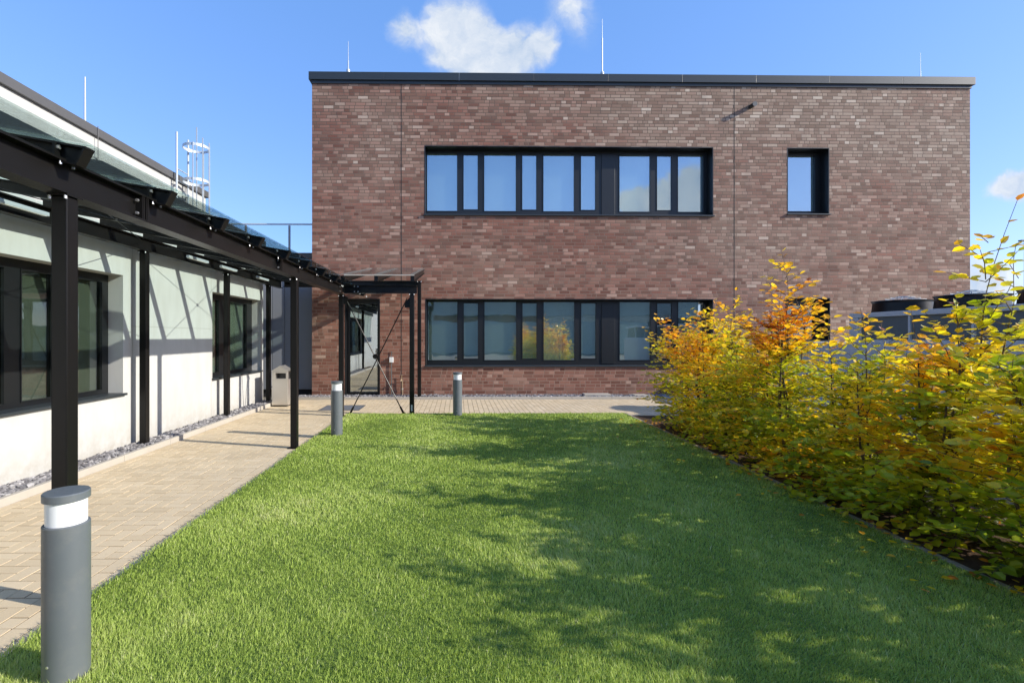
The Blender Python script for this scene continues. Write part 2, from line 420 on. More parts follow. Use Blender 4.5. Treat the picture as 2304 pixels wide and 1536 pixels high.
# kerbs: real stones, about a metre each
def kerb_run(name, pts_axis, a0, a1, c0, c1, z1, step=1.0, axis='y', m=None):
    mb = MB(); t = a0
    while t < a1 - .05:
        e = min(t + step, a1); z = z1 + random.uniform(-.002, .002)
        if axis == 'y': mb.box(c0, c1, t + .003, e - .003, -.05, z)
        else: mb.box(t + .003, e - .003, c0, c1, -.05, z)
        t = e
    o = mb.build(name, m or M_kerb, bevel=.006); tag(o, kind='structure'); return o
kerb_run('kerb', 0, 0.3, 11.80, KX - .055, KX - .0, 0.075)
kerb_run('kerb', 0, KX + .02, 14.8, 12.365, 12.42, 0.06, axis='x')
kerb_run('kerb', 0, 0.3, LY, HX + .002, HX + .053, 0.058, m=M_kerb2)

# gravel
def stones(name, rects, per, z, smin, smax, label):
    ico = []; import bmesh
    bm = bmesh.new(); bmesh.ops.create_icosphere(bm, subdivisions=1, radius=1)
    bv = np.array([v.co[:] for v in bm.verts]); bf = np.array([[v.index for v in f.verts] for f in bm.faces]); bm.free()
    V = []; F = []; T = []; n = 0
    for (x0, x1, y0, y1) in rects:
        cnt = int((x1 - x0) * (y1 - y0) * per)
        for _ in range(cnt):
            s = rng.uniform(smin, smax); q = Matrix.Rotation(rng.uniform(0, 6.28), 3, 'Z') @ Matrix.Rotation(rng.uniform(-.6, .6), 3, 'X')
            a = np.array(q); sc = np.array([rng.uniform(.8, 1.3), rng.uniform(.6, 1), rng.uniform(.35, .65)]) * s
            p = (bv * (1 + rng.uniform(-.22, .22, (len(bv), 1)))) * sc
            p = p @ a.T + np.array([rng.uniform(x0 + .02, x1 - .02), rng.uniform(y0, y1), z + rng.uniform(-.01, .022)])
            V.append(p); F.append(bf + n); T.append(np.full(len(bv), rng.uniform(0, 1))); n += len(bv)
    F = np.concatenate(F)
    ob = bigmesh(name, np.concatenate(V), F.ravel(), np.full(len(F), 3), M_stone, np.concatenate(T))
    tag(ob, label, 'gravel', kind='stuff')
struct('gravel_base', MB().box(WX + .002, KX - .056, 0.3, 12.84, -.02, .035).box(KX - .055, 14.8, 12.421, 12.842, -.018, .03), M_sand)
stones('gravel', [(WX, KX - .05, 3.0, 12.0)], 1500, .05, .018, .040, 'grey gravel strip along the foot of the pale wall')
stones('gravel', [(WX, 6.5, 12.43, 12.84)], 1100, .045, .016, .034, 'grey gravel strip along the foot of the brick wall')

# ------------------------------------------------------------------ windows
def window_unit(parent, plane, a0, a1, z0, z1, panes, depth, name='window', blinds=True, glassm=None, dark=(), reveal=True, facing='y', label=None, blindm=None, sill_out=.05):
    """a window set back behind an opening.  plane: position of the wall face; (a0,a1) along the wall; panes: (p0,p1,zlo,zhi)"""
    glassm = glassm or M_glass; blindm = blindm or M_blind
    # local->world for the two wall directions
    def bx(mb, u0, u1, d0, d1, zz0, zz1):
        if facing == 'y': mb.box(u0, u1, plane + d0, plane + d1, zz0, zz1)
        else: mb.box(plane - d1, plane - d0, u0, u1, zz0, zz1)
    fr = MB(); fd0, fd1 = depth, depth + .07
    us = sorted(panes)
    # frame = solid cells between panes
    cur = a0
    for (p0, p1, q0, q1) in us:
        if p0 > cur: bx(fr, cur, p0, fd0, fd1, z0, z1)
        bx(fr, p0, p1, fd0, fd1, z0, q0); bx(fr, p0, p1, fd0, fd1, q1, z1); cur = p1
    if cur < a1: bx(fr, cur, a1, fd0, fd1, z0, z1)
    f = fr.build(name, M_frame, parent, label=label)
    if reveal:
        lin = MB(); t = .02
        bx(lin, a0 + .001, a1 - .001, -.004, fd0, z1 - t, z1 - .001)
        bx(lin, a0 + .001, a0 + t, -.004, fd0, z0 + .03, z1 - t - .001); bx(lin, a1 - t, a1 - .001, -.004, fd0, z0 + .03, z1 - t - .001)
        lin.build('reveal', M_frame, f)
    sl_ = MB(); bx(sl_, a0 - .02, a1 + .02, -sill_out, fd0 - .001, z0 - .002, z0 + .028); sl_.build('sill', M_coping, f, bevel=.003)
    for i, (p0, p1, q0, q1) in enumerate(us):
        # sash beads
        bd = MB(); b = .014
        bx(bd, p0, p0 + b, fd0 - .012, fd0 + .02, q0, q1); bx(bd, p1 - b, p1, fd0 - .012, fd0 + .02, q0, q1)
        bx(bd, p0 + b + .0005, p1 - b - .0005, fd0 - .012, fd0 + .02, q0, q0 + b); bx(bd, p0 + b + .0005, p1 - b - .0005, fd0 - .012, fd0 + .02, q1 - b, q1)
        bd.build('glazing_bead', M_frame, f)
        gl = MB(); bx(gl, p0 + .004, p1 - .004, fd0 + .024, fd0 + .03, q0 + .004, q1 - .004); gl.build('pane', glassm, f)
        if i not in dark and blinds:
            bb = MB(); bx(bb, p0 - .01, p1 + .01, fd1 + .012, fd1 + .017, q0 - .01, q1 + .01); bb.build('blind', blindm, f)
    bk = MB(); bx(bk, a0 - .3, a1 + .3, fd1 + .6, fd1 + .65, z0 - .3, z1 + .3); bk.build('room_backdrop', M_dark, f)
    return f

def wall_cells(mb, facing, plane, thick, a0, a1, z0, z1, holes):
    us = sorted({a0, a1, *[h[0] for h in holes], *[h[1] for h in holes]})
    for u0, u1 in zip(us[:-1], us[1:]):
        uc = (u0 + u1) / 2; segs = []; z = z0
        for h in sorted([h for h in holes if h[0] < uc < h[1]], key=lambda h: h[2]):
            if h[2] > z: segs.append((z, h[2]))
            z = h[3]
        if z < z1: segs.append((z, z1))
        for s0, s1 in segs:
            if facing == 'y': mb.box(u0, u1, plane, plane + thick, s0, s1)
            else: mb.box(plane - thick, plane, u0, u1, s0, s1)
    return mb

# ------------------------------------------------------------------ brick building
BX0, BX1 = fx(702), fx(2181) + .02
BZ = fz(186)
bb = thing('brick_building', ((BX0 + BX1) / 2, FY, 0), 'two storey brown brick building with flat roof and long strips of dark windows', 'building')
PD = 0.30; PY = FY + PD
cols = [(958.5, 1029.5, 0), (1042, 1076, 1), (1088.5, 1162, 0), (1174, 1208, 1), (1221.5, 1293, 0), (1306, 1341, 1), (1392.5, 1464, 0), (1477, 1512, 1), (1524, 1583, 0)]
UW = (fx(955), fx(1605), fz(485), fz(328)); LW = (fx(957), fx(1605), fz(825), fz(672))
UPY = FY + PD
def px_panes(cols, big, small):
    return [(fx(a, UPY), fx(b, UPY), fz(big[1] if not s else small[1], UPY), fz(big[0] if not s else small[0], UPY)) for a, b, s in cols]
up = px_panes(cols, (345, 476), (347, 472.5)); lp = px_panes([(a + .5, b + .5, s) for a, b, s in cols], (678, 811), (681, 807.5))
up = [(max(a, UW[0] + .035), b, c, d) for a, b, c, d in up]; lp = [(max(a, LW[0] + .035), b, c, d) for a, b, c, d in lp]
Y2 = FY * 1.012; SW = (fx(1771), fx(1866), fz(484, Y2), fz(333, Y2)); SL = (fx(1767), fx(1868), fz(768, Y2), fz(670, Y2))
DR = (fx(776), fx(855), 0.0, fz(672))
wall_cells(MB(), 'y', FY, .36, BX0, BX1, -.3, BZ, [UW, LW, SW, SL, DR]).build('wall', M_brick, bb)
MB().box(BX0, BX0 + .36, FY + .362, FY + 12, -.3, BZ).box(BX1 - .36, BX1, FY + .362, FY + 12, -.3, BZ).box(BX0 + .362, BX1 - .362, FY + 11.6, FY + 12, -.3, BZ).build('side_wall', M_brick, bb)
MB().box(BX0 + .362, BX1 - .362, FY + .362, FY + 11.59, BZ - .3, BZ - .05).build('roof', M_ground, bb)
cop = MB()
s_ = BX0 - .07
nseg = 9; step = (BX1 + .08 - s_) / nseg
for i in range(nseg):
    a = s_ + i * step; cop.box(a + .0015, a + step - .0015, FY - .07, FY + .45, BZ + .02, BZ + .22)
cop.box(s_ + .06, BX1 + .02, FY - .028, FY + .40, BZ - .06, BZ + .019)
cop.box(BX0 - .05, BX0 + .3, FY + .452, FY + 12, BZ + .021, BZ + .21).box(BX1 - .3, BX1 + .06, FY + .452, FY + 12, BZ + .021, BZ + .21)
cop.build('coping', M_coping, bb, bevel=.004)
for px in (903, 1652): MB().box(fx(px) - .008, fx(px) + .008, FY - .003, FY + .02, .05, BZ - .06).build('movement_joint', M_dark, bb)
window_unit(bb, FY, *UW, up, PD, label='upper strip of windows mirroring the blue sky')
window_unit(bb, FY, *LW, lp, PD, dark=(7,), label='ground floor strip of windows with greenish blinds')
# metal infill panels between the two groups of panes
for Wd, pn in ((UW, up), (LW, lp)):
    x0, x1 = fx(1353, UPY), fx(1383, UPY)
    MB().box(x0, x1, FY + PD - .02, FY + PD - .001, Wd[2] + .06, Wd[3] - .10).build('infill_panel', M_frame, bb, bevel=.004)
window_unit(bb, FY, *SW, [(SW[0] + .02, fx(1834, UPY), fz(477, UPY * 1.012), fz(350, UPY * 1.012))], PD, label='small upper window near the right corner')
window_unit(bb, FY, *SL, [(SL[0] + .05, fx(1834, UPY), fz(760, UPY), fz(685, UPY))], PD, label='small ground floor window behind the hedge', blinds=False, glassm=M_glass2)
# door
dd = .14
df = MB().box(DR[0], DR[0] + .10, FY + dd, FY + dd + .07, .02, DR[3]).box(DR[1] - .09, DR[1], FY + dd, FY + dd + .07, .02, DR[3])
df.box(DR[0] + .1005, DR[1] - .0905, FY + dd, FY + dd + .07, DR[3] - .12, DR[3]).box(DR[0] + .1005, DR[1] - .0905, FY + dd, FY + dd + .07, .02, .12)
door = df.build('door', M_frame, bb, bevel=.004, label='tall glass entrance door in a black frame')
MB().box(DR[0] + .101, DR[1] - .091, FY + dd + .03, FY + dd + .04, .121, DR[3] - .121).build('pane', glass('door_glass', 0.40, (0.45, 0.55, 0.52), 0.0, 0.01), door)
MB().box(DR[1] - .13, DR[1] - .11, FY + dd - .06, FY + dd - .04, .95, 1.25).box(DR[1] - .125, DR[1] - .115, FY + dd - .041, FY + dd, .98, 1.0).box(DR[1] - .125, DR[1] - .115, FY + dd - .041, FY + dd, 1.2, 1.22).build('handle', M_steel, door)
MB().box(DR[0], DR[1], FY - .02, FY + .36, -.02, .019).build('threshold', M_kerb, door)
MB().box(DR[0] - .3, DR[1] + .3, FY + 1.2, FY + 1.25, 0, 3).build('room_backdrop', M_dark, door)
MB().box(DR[0] + .001, DR[0] + .02, FY - .003, FY + dd, .02, DR[3] - .001).box(DR[1] - .02, DR[1] - .001, FY - .003, FY + dd, .02, DR[3] - .001).box(DR[0] + .021, DR[1] - .021, FY - .003, FY + dd, DR[3] - .02, DR[3] - .001).build('reveal', M_frame, door)
# overflow spout high on the wall
sx, sz = fx(1688), fz(236)
sp = MB().tube((sx, FY - .002, sz), (sx + .006, FY - .19, sz - .012), .055, .055, 16)
spt = sp.build('overflow_spout', M_coping, bb, smooth=True)
MB().tube((sx + .006, FY - .185, sz - .0115), (sx + .0065, FY - .205, sz - .0125), .062, .062, 16).build('rim', M_coping2, spt, smooth=True)
# little pictogram sticker on the last ground floor pane
st0, st1 = fx(1571.5, FY + .31), fx(1584, FY + .31)
stk = MB().box(st0, st1, FY + PD + .018, FY + PD + .021, fz(684.5, UPY), fz(675, UPY)).build('sticker', M_white, bb)
MB().box(st0 + .03, st1 - .05, FY + PD + .015, FY + PD + .0175, fz(682, UPY), fz(678, UPY)).box(st1 - .048, st1 - .03, FY + PD + .015, FY + PD + .0175, fz(681, UPY), fz(679, UPY)).build('camera_symbol', M_coping2, stk)

# ------------------------------------------------------------------ pale building on the left
wb = thing('white_building', (-8.0, 6.0, 0), 'long single storey building with pale concrete wall and black framed windows beside the walkway', 'building')
W1 = (1.6, 6.86, .765, 2.395); W2 = (9.33, 11.60, .755, 2.395)
wall_cells(MB(), 'x', WX, .35, -4.0, 11.75, -.3, 3.60, [W1, W2]).build('wall', M_conc, wb)
MB().box(-8.5, WX - .36, 11.3, 11.745, -.3, 3.60).build('end_wall', M_conc, wb)
MB().box(-14, WX + .05, -4.0, 11.80, 3.602, 3.79).build('coping', M_coping, wb, bevel=.004)
M_joint = paint('joint', (.33, .32, .29), .8)
MB().box(WX - .004, WX + .002, 7.06, 9.27, 1.70, 1.706).build('panel_joint', M_joint, wb)
for y in (7.05, 9.28): MB().box(WX - .004, WX + .002, y, y + .008, 0, 3.6).build('panel_joint', M_joint, wb)
window_unit(wb, WX, *W1, [(1.7, 3.5, .84, 2.30), (3.68, 5.30, .84, 2.30), (5.49, 5.93, .84, 2.30), (6.14, 6.74, .84, 2.30)], .20, facing='x', glassm=M_glass2, sill_out=.05,
            label='wide window nearest the camera with its dark sill', reveal=False, blindm=paint('pale_blind', (0.40, 0.40, 0.36), .8))
window_unit(wb, WX, *W2, [(9.35, 10.0, .84, 2.30), (10.25, 11.3, .84, 2.30)], .20, facing='x', glassm=M_glass2, sill_out=.05, label='shorter window near the litter bin', reveal=False)
# set-back upper storey
UX = -6.30
uw = MB().box(-14, UX, -4, 12.55, 3.79, 5.03).build('upper_wall', M_conc, wb)
MB().box(-14.05, UX + .06, -4, 12.62, 5.032, 5.18).build('upper_coping', M_coping2, wb, bevel=.004)

# link block between both buildings
lb = thing('link_building', (-6.0, 13.1, 0), 'low link block clad in grey metal sheets beside the brick corner', 'building')
seams = [-7.6, fx(612, 13.1), fx(640.5, 13.1), fx(672, 13.1), BX0 - .003]
for a, b in zip(seams[:-1], seams[1:]):
    MB().box(a + .006, b - .006, 13.1, 13.16, .18, 3.60).build('cladding_panel', M_clad, lb, bevel=.006)
MB().box(-7.6, BX0 - .002, 13.165, 20, -.1, 3.59).build('core', M_dark, lb)
MB().box(-7.65, BX0 - .001, 13.03, 20, 3.602, 3.74).build('coping', M_coping, lb, bevel=.004)
rl = MB().tube((-7.6, 13.25, fz(506, 13.25)), (BX0, 13.25, fz(506, 13.25)), .022, n=10).build('railing', M_rod, lb, smooth=True, label='glass balustrade with a thin steel handrail')
for px in (553, 651): MB().box(fx(px, 13.25) - .025, fx(px, 13.25) + .025, 13.24, 13.27, 3.74, fz(507, 13.25) - .02).build('post', M_clad, rl)
MB().box(-7.6, fx(651, 13.25) - .03, 13.25, 13.262, 3.78, fz(509, 13.25)).build('glass_panel', M_clear, rl)
MB().box(fx(651, 13.25) + .03, BX0 - .02, 13.25, 13.262, 3.78, fz(509, 13.25)).build('glass_panel', M_clear, rl)

# ------------------------------------------------------------------ steel and glass canopy
cp = thing('canopy', (-2.29, 2.9, 0), 'black steel walkway canopy with sloping glass roof along the pale wall', 'canopy')
SLOPE = .173
def beam_i(p0, p1, z0, z1, axis, c, wid=.12):
    """I-section along axis between p0,p1 centred on c"""
    mb = MB(); h = wid / 2
    def b(a0, a1, q0, q1):
        if axis == 'y': mb.box(c + a0, c + a1, p0, p1, q0, q1)
        else: mb.box(p0, p1, c + a0, c + a1, q0, q1)
    b(-h, h, z0, z0 + .014); b(-h, h, z1 - .014, z1); b(-.006, .006, z0 + .0142, z1 - .0142); return mb
PX, QX = -2.29, -4.37
def stiff(mb, axis, pos, c, z0, z1, wid=.12):
    h = wid / 2 - .004
    for s in (-.014, .003):
        if axis == 'y': mb.box(c - h, c + h, pos + s, pos + s + .011, z0 + .0145, z1 - .0145)
        else: mb.box(pos + s, pos + s + .011, c - h, c + h, z0 + .0145, z1 - .0145)
def bolts(parent, pts, d, r=.010, l=.018):
    for p in pts: MB().tube(p, Vector(p) + Vector(d) * l, r, n=6).build('bolt', M_bolt, parent)
segs = [(-1.0, 3.60), (3.605, 6.36), (6.365, 9.91)]
for i, (a, b) in enumerate(segs):
    mb = beam_i(a, b, 2.38, 2.57, 'y', PX); bo = None
    if i: stiff(mb, 'y', a + .02, PX, 2.38, 2.57)
    if i < 2: stiff(mb, 'y', b - .02, PX, 2.38, 2.57)
    bo = mb.build('beam', M_black, cp)
    pts = [(PX + .035, b - .05, z) for z in (2.43, 2.52)] if i < 2 else [(PX + .035, b - .3, 2.43), (PX + .035, b - .3, 2.52)]
    bolts(bo, pts, (0, -1, 0))
bo = beam_i(-1.0, 12.40, 2.75, 2.93, 'y', QX, .10).build('beam', M_black, cp)
beam_i(PX + .062, -.80, 2.41, 2.57, 'x', 9.85).build('beam', M_black, cp)
bo = beam_i(QX + .052, -1.0, 2.79, 2.95, 'x', 12.48, .10).build('beam', M_black, cp)
mb = MB(); stiff(mb, 'x', -1.98, 9.85, 2.41, 2.57); sb = mb.build('splice_plate', M_black, cp)
bolts(sb, [(-1.95, 9.80, 2.44), (-1.95, 9.80, 2.54), (-2.02, 9.80, 2.44), (-2.02, 9.80, 2.54)], (0, -1, 0))
# posts
def post(x, y, z1, z0=0.0):
    h = .045
    p = MB().box(x - h, x + h, y - h, y + h, z0, z1 - .012).build('post', M_black, cp, bevel=.006)
    MB().box(x - .06, x + .06, y - .06, y + .06, z1 - .0115, z1 - .001).build('head_plate', M_black, p)
    bolts(p, [(x + .056 * s, y - .052, z1 - .03) for s in (-.8, .8)], (0, 0, 1), .009, .02)
    MB().box(x - .075, x + .075, y - .075, y + .075, z0 - .01, z0 + .006).build('base_plate', M_black, p)
    return p
for y in (2.94, 7.03, 9.85): post(PX, y, 2.38)
for y in (2.94, 7.02, 9.50, 11.58): post(QX, y, 2.75, .03)
p5 = post(-.90, 9.85, 2.41); post(-.955, 12.48, 2.95)
MB().box(-.915, -.885, 9.80, 9.804, .10, .22).build('inspection_plate', M_rod, p5)
# rafters and panes of the long wing
RY = [2.88 + .854 * k for k in range(-4, 12)]
def zt(x): return 2.625 + SLOPE * (-2.05 - x)
for k, y in enumerate(RY):
    x1 = -2.10 if y < 9.6 else -2.26
    pr = [(x1, zt(x1)), (-4.47, zt(-4.47)), (-4.47, zt(-4.47) - .10), (x1 - .25, zt(x1 - .25) - .115), (x1 - .055, zt(x1 - .055) - .115)]
    # webbed rafter: slim web with top and bottom flange
    mb = MB().prism([(p[0], p[1] - .0) for p in pr], 'y', y - .006, y + .006)
    top = [(x1, zt(x1)), (-4.47, zt(-4.47)), (-4.47, zt(-4.47) - .012), (x1, zt(x1) - .012)]
    mb.prism(top, 'y', y - .035, y - .0062); mb.prism(top, 'y', y + .0062, y + .035)
    bot = [(x1 - .055, zt(x1 - .055) - .103), (-4.47, zt(-4.47) - .088), (-4.47, zt(-4.47) - .10), (x1 - .055, zt(x1 - .055) - .115)]
    mb.prism(bot, 'y', y - .035, y - .0062); mb.prism(bot, 'y', y + .0062, y + .035)
    end = [(x1, zt(x1) - .001), (x1 - .013, zt(x1) - .001), (x1 - .068, zt(x1 - .055) - .114), (x1 - .055, zt(x1 - .055) - .114)]
    mb.prism([(p[0] + .002, p[1]) for p in end], 'y', y - .036, y + .036)
    rf = mb.build('rafter', M_black, cp)
    MB().box(-2.275, -2.262, y - .05, y - .007, 2.571, 2.66).build('cleat', M_black, rf)
    bolts(rf, [(-2.262, y - .030, 2.63)], (1, 0, 0), .012, .014)
    bolts(rf, [(PX + .045, y - .028 + j * .09, 2.555) for j in (0, 1)], (0, 0, -1), .010, .02)
for a, b in zip(RY[:-1], RY[1:]):
    x1 = -2.075 if b < 9.8 else -2.23
    MB().prism([(x1, zt(x1) + .008), (x1, zt(x1) + .020), (-4.50, zt(-4.50) + .020), (-4.50, zt(-4.50) + .008)], 'y', a + .008, b - .008).build('glass_pane', M_roofglass, cp)
# short wing to the door, glass falling towards the lawn
def zs(y): return 2.725 + SLOPE * (y - 9.55)
for x in (-2.18, -1.55, -.86):
    pr = [(9.50, zs(9.50)), (12.62, zs(12.62)), (12.62, zs(12.62) - .10), (9.80, zs(9.8) - .13), (9.56, zs(9.56) - .10)]
    mb = MB().prism(pr, 'x', x - .006, x + .006)
    for (u, v) in ((-.035, -.0062), (.0062, .035)):
        mb.prism([(9.50, zs(9.50)), (12.62, zs(12.62)), (12.62, zs(12.62) - .012), (9.50, zs(9.50) - .012)], 'x', x + u, x + v)
        mb.prism([(9.80, zs(9.80) - .115), (12.62, zs(12.62) - .088), (12.62, zs(12.62) - .10), (9.80, zs(9.80) - .13)], 'x', x + u, x + v)
    mb.box(x - .035, x + .035, 9.488, 9.499, zs(9.5) - .11, zs(9.5)); rf = mb.build('rafter', M_black, cp)
    MB().prism([(9.49, zs(9.49) + .022), (12.60, zs(12.60) + .022), (12.60, zs(12.60) + .034), (9.49, zs(9.49) + .034)], 'x', x - .035, x - .027).prism(
        [(9.49, zs(9.49) + .022), (12.60, zs(12.60) + .022), (12.60, zs(12.60) + .034), (9.49, zs(9.49) + .034)], 'x', x + .027, x + .031).build('clamp_strip', M_coping2, rf)
for a, b in ((-2.18, -1.55), (-1.55, -.86)):
    MB().prism([(9.46, zs(9.46) + .008), (12.60, zs(12.60) + .008), (12.60, zs(12.60) + .020), (9.46, zs(9.46) + .020)], 'x', a + .036, b + .024 if b > -1 else b - .036).build('glass_pane', M_roofglass, cp)
MB().box(-2.15, -.82, 9.452, 9.458, zs(9.46) + .004, zs(9.46) + .026).build('bright_edge', M_kerb, cp)  # pale strip added to paint the bright line along the glass front edge
# roof bracing in the sloping plane
def zb(x): return zt(x) - .150
for (ya, yb) in ((-1.2, 2.80), (2.92, 6.87), (7.09, 9.80)):
    ym = (ya + yb) / 2; xm = (PX + QX) / 2
    for (p, q) in (((PX - .06, ya), (QX + .06, yb)), ((PX - .06, yb), (QX + .06, ya))):
        r = MB().tube((p[0], p[1], zb(p[0])), (q[0], q[1], zb(q[0])), .0045, n=8).build('brace_rod', M_black, cp, smooth=True)
    MB().lathe((xm, ym, zb(xm) - .012), [(.032, 0), (.032, .02)], 20).build('brace_hub', M_black, cp)
# slim lamps under the wall side beam
for y in (4.6, 7.9, 9.0, 10.6):
    lm = MB().box(QX + .10, QX + .15, y, y + .62, 2.80, 2.84).build('strip_lamp', M_rod, cp, bevel=.004)
    MB().box(QX + .105, QX + .145, y + .03, y + .59, 2.796, 2.7995).build('diffuser', M_ring, lm)
# X bracing beside the door
for (xa, za, xb, zb_) in ((-2.22, 2.33, -1.06, .03), (-1.00, 2.30, -2.12, .03)):
    off = .018 if xa < -2 else -.018
    r = MB().tube((xa, 9.85 + off, za), (xb, 9.85 + off, zb_), .011, n=10).build('brace_rod', M_black, cp, smooth=True)
    dr = (Vector((xb, 0, zb_)) - Vector((xa, 0, za))).normalized()
    MB().tube((xb - dr.x * .16, 9.85 + off, zb_ - dr.z * .16), (xb, 9.85 + off, zb_), .019, .022, 10).build('turnbuckle', M_black, r, smooth=True)
    MB().prism([(xb - .06, -.005), (xb + .06, -.005), (xb + .02, .07), (xb - .02, .07)], 'y', 9.843, 9.857).build('anchor_plate', M_black, r)
MB().lathe((0, 0, 0), [(.05, -.012), (.05, .012)], 20)
hub = MB(); hub.tube((-1.62, 9.815, 1.17), (-1.62, 9.885, 1.17), .05, n=20).build('brace_hub', M_black, cp, smooth=True)
MB().prism([(-.945, 2.33), (-1.05, 2.22), (-1.04, 2.13), (-.945, 2.13)], 'y', 9.842, 9.858).build('gusset_plate', M_black, cp)
MB().prism([(-2.245, 2.37), (-2.16, 2.33), (-2.18, 2.20), (-2.245, 2.20)], 'y', 9.842, 9.858).build('gusset_plate', M_black, cp)

# ------------------------------------------------------------------ bollard lamps
def bollard(x, y, label):
    t = thing('bollard_lamp', (x, y, LAWN_Z - .01), label, 'bollard lamp', 'grey bollard lamps around the lawn')
    z = LAWN_Z - .01; r = .088
    MB().lathe((x, y, z), [(r, 0), (r, .690), (r - .004, .694), (r - .010, .694)], 56).build('body', M_bollard, t, smooth=True)
    MB().lathe((x, y, z), [(r - .011, .6945), (r - .011, .796)], 56).build('light_ring', M_ring, t, smooth=True)
    MB().lathe((x, y, z), [(r - .006, .7965), (r, .799), (r, .829), (r - .003, .833), (0.002, .8345)], 56).build('cap', M_bollard, t, smooth=True)
    for a_ in (-1.75, 1.4):
        cx_, cy_ = math.cos(a_), math.sin(a_)
        MB().tube((x + cx_ * (r - .002), y + cy_ * (r - .002), z + .10), (x + cx_ * (r + .002), y + cy_ * (r + .002), z + .10), .006, n=8).build('screw', M_bolt, t)
    return t
bollard(-1.745, 2.25, 'large grey bollard lamp nearest the camera at the bottom left')
bollard(-1.86, 7.70, 'grey bollard lamp standing at the corner of walkway and lawn before the door')
bollard(0.0, 9.58, 'grey bollard lamp at the far lawn edge below the strip windows')

# ------------------------------------------------------------------ litter bin
bx0, bx1, by0, by1 = -4.14, -3.78, 11.15, 11.50
bn = thing('litter_bin', (-3.96, 11.32, 0), 'stainless steel litter bin with pitched roof beside the pale wall', 'litter bin')
zs_ = .79
mb = MB().box(bx0, bx1, by0 + .004, by1, .035, .60)
mb.box(bx0, bx0 + .085, by0 + .004, by1, .6005, zs_).box(bx1 - .045, bx1, by0 + .004, by0 + .04, .6005, zs_).box(bx1 - .045, bx1, by1 - .04, by1, .6005, zs_)
mb.box(bx0 + .0855, bx1 - .0455, by0 + .004, by0 + .02, .745, zs_).box(bx0 + .0855, bx1 - .0455, by0 + .004, by0 + .02, .6005, .625).box(bx0 + .0855, bx1 - .0455, by1 - .02, by1, .6005, zs_)
body = mb.build('body', M_steel, bn, bevel=.003)
MB().box(bx0 + .012, bx1 - .012, by0, by0 + .0035, .06, .585).build('door', M_steel, bn)
MB().box(bx0 + .09, bx1 - .05, by0 + .1, by1 - .1, .6005, .74).build('liner', M_dark, bn)
xm, ym = (bx0 + bx1) / 2, (by0 + by1) / 2
o_ = .012
MB().add([(bx0 - o_, by0 - o_, zs_ + .001), (bx1 + o_, by0 - o_, zs_ + .001), (bx1 + o_, by1 + o_, zs_ + .001), (bx0 - o_, by1 + o_, zs_ + .001), (xm, by0 - o_, zs_ + .12), (xm, by1 + o_, zs_ + .12)],
         [(0, 1, 4), (1, 2, 5, 4), (2, 3, 5), (3, 0, 4, 5), (3, 2, 1, 0)]).build('roof', M_steel, bn)
MB().box(bx0 + .03, bx1 - .03, by0 + .03, by1 - .03, .0, .0345).build('foot', M_dark, bn)
MB().box(bx0 + .004, bx0 + .012, by0 - .012, by0 - .001, .42, .46).box(bx0 + .004, bx0 + .012, by0 - .012, by0 - .001, .12, .16).build('hinge', M_dark, bn)

# ------------------------------------------------------------------ small things by the door
sb = thing('wall_socket', (fx(881), FY, 0), 'small white socket box on a conduit between door and standpipe', 'socket')
sx = fx(881); MB().box(sx - .05, sx + .05, FY - .07, FY - .004, fz(815), fz(803)).build('box', M_white, sb, bevel=.006)
MB().tube((sx, FY - .03, .03), (sx, FY - .03, fz(815)), .014, n=10).tube((sx, FY - .02, fz(803)), (sx, FY - .02, fz(790)), .008, n=8).build('conduit', M_coping2, sb, smooth=True)
tp = thing('standpipe', (fx(906), FY, 0), 'brass standpipe with garden tap rising from gravel beside the right canopy posts', 'water tap')
tx = fx(906); MB().tube((tx, FY - .06, .03), (tx, FY - .06, .45), .013, n=10).tube((tx - .02, FY - .05, .45), (tx - .02, FY - .05, .56), .009, n=8).build('pipe', M_brass, tp, smooth=True)
MB().tube((tx, FY - .06, .45), (tx - .03, FY - .12, .47), .014, n=10).tube((tx - .03, FY - .12, .47), (tx - .03, FY - .14, .42), .011, n=10).tube((tx - .045, FY - .06, .57), (tx + .02, FY - .06, .57), .008, n=8).build('tap', M_brass, tp, smooth=True)
MB().tube((tx, FY - .06, .20), (tx, FY - .06, .24), .02, n=10).build('collar', M_bolt, tp)

gt = thing('door_grate', (-3.0, 10.6, 0), 'dark metal foot grate let into the paving before the glass door', 'grate')
gx0, gx1, gy0, gy1 = -2.95, -2.08, 10.55, 11.35
mb = MB().box(gx0, gx1, gy0, gy0 + .02, -.004, .006).box(gx0, gx1, gy1 - .02, gy1, -.004, .006).box(gx0, gx0 + .02, gy0 + .0205, gy1 - .0205, -.004, .006).box(gx1 - .02, gx1, gy0 + .0205, gy1 - .0205, -.004, .006)
mb.build('rim', M_coping2, gt)
mb = MB(); y = gy0 + .035
while y < gy1 - .03: mb.box(gx0 + .021, gx1 - .021, y, y + .012, -.004, .004); y += .03
x = gx0 + .05
mb.build('bars', M_clad, gt)
MB().box(gx0 + .021, gx1 - .021, gy0 + .021, gy1 - .021, .0015, .0025).build('tray', M_coping2, gt)

for (a, b, z, lab) in ((1313, 1372, .11, 'larger flat concrete slab lying in the gravel below the strip window'), (1425, 1455, .085, 'smaller concrete slab lying in the gravel near the hedge end')):
    s = MB().box(fx(a, 12.6), fx(b, 12.6), 12.50, 12.76, .05, z).build('shaft_cover', M_kerb, bevel=.008); tag(s, lab, 'concrete slab', 'concrete slabs in the gravel')

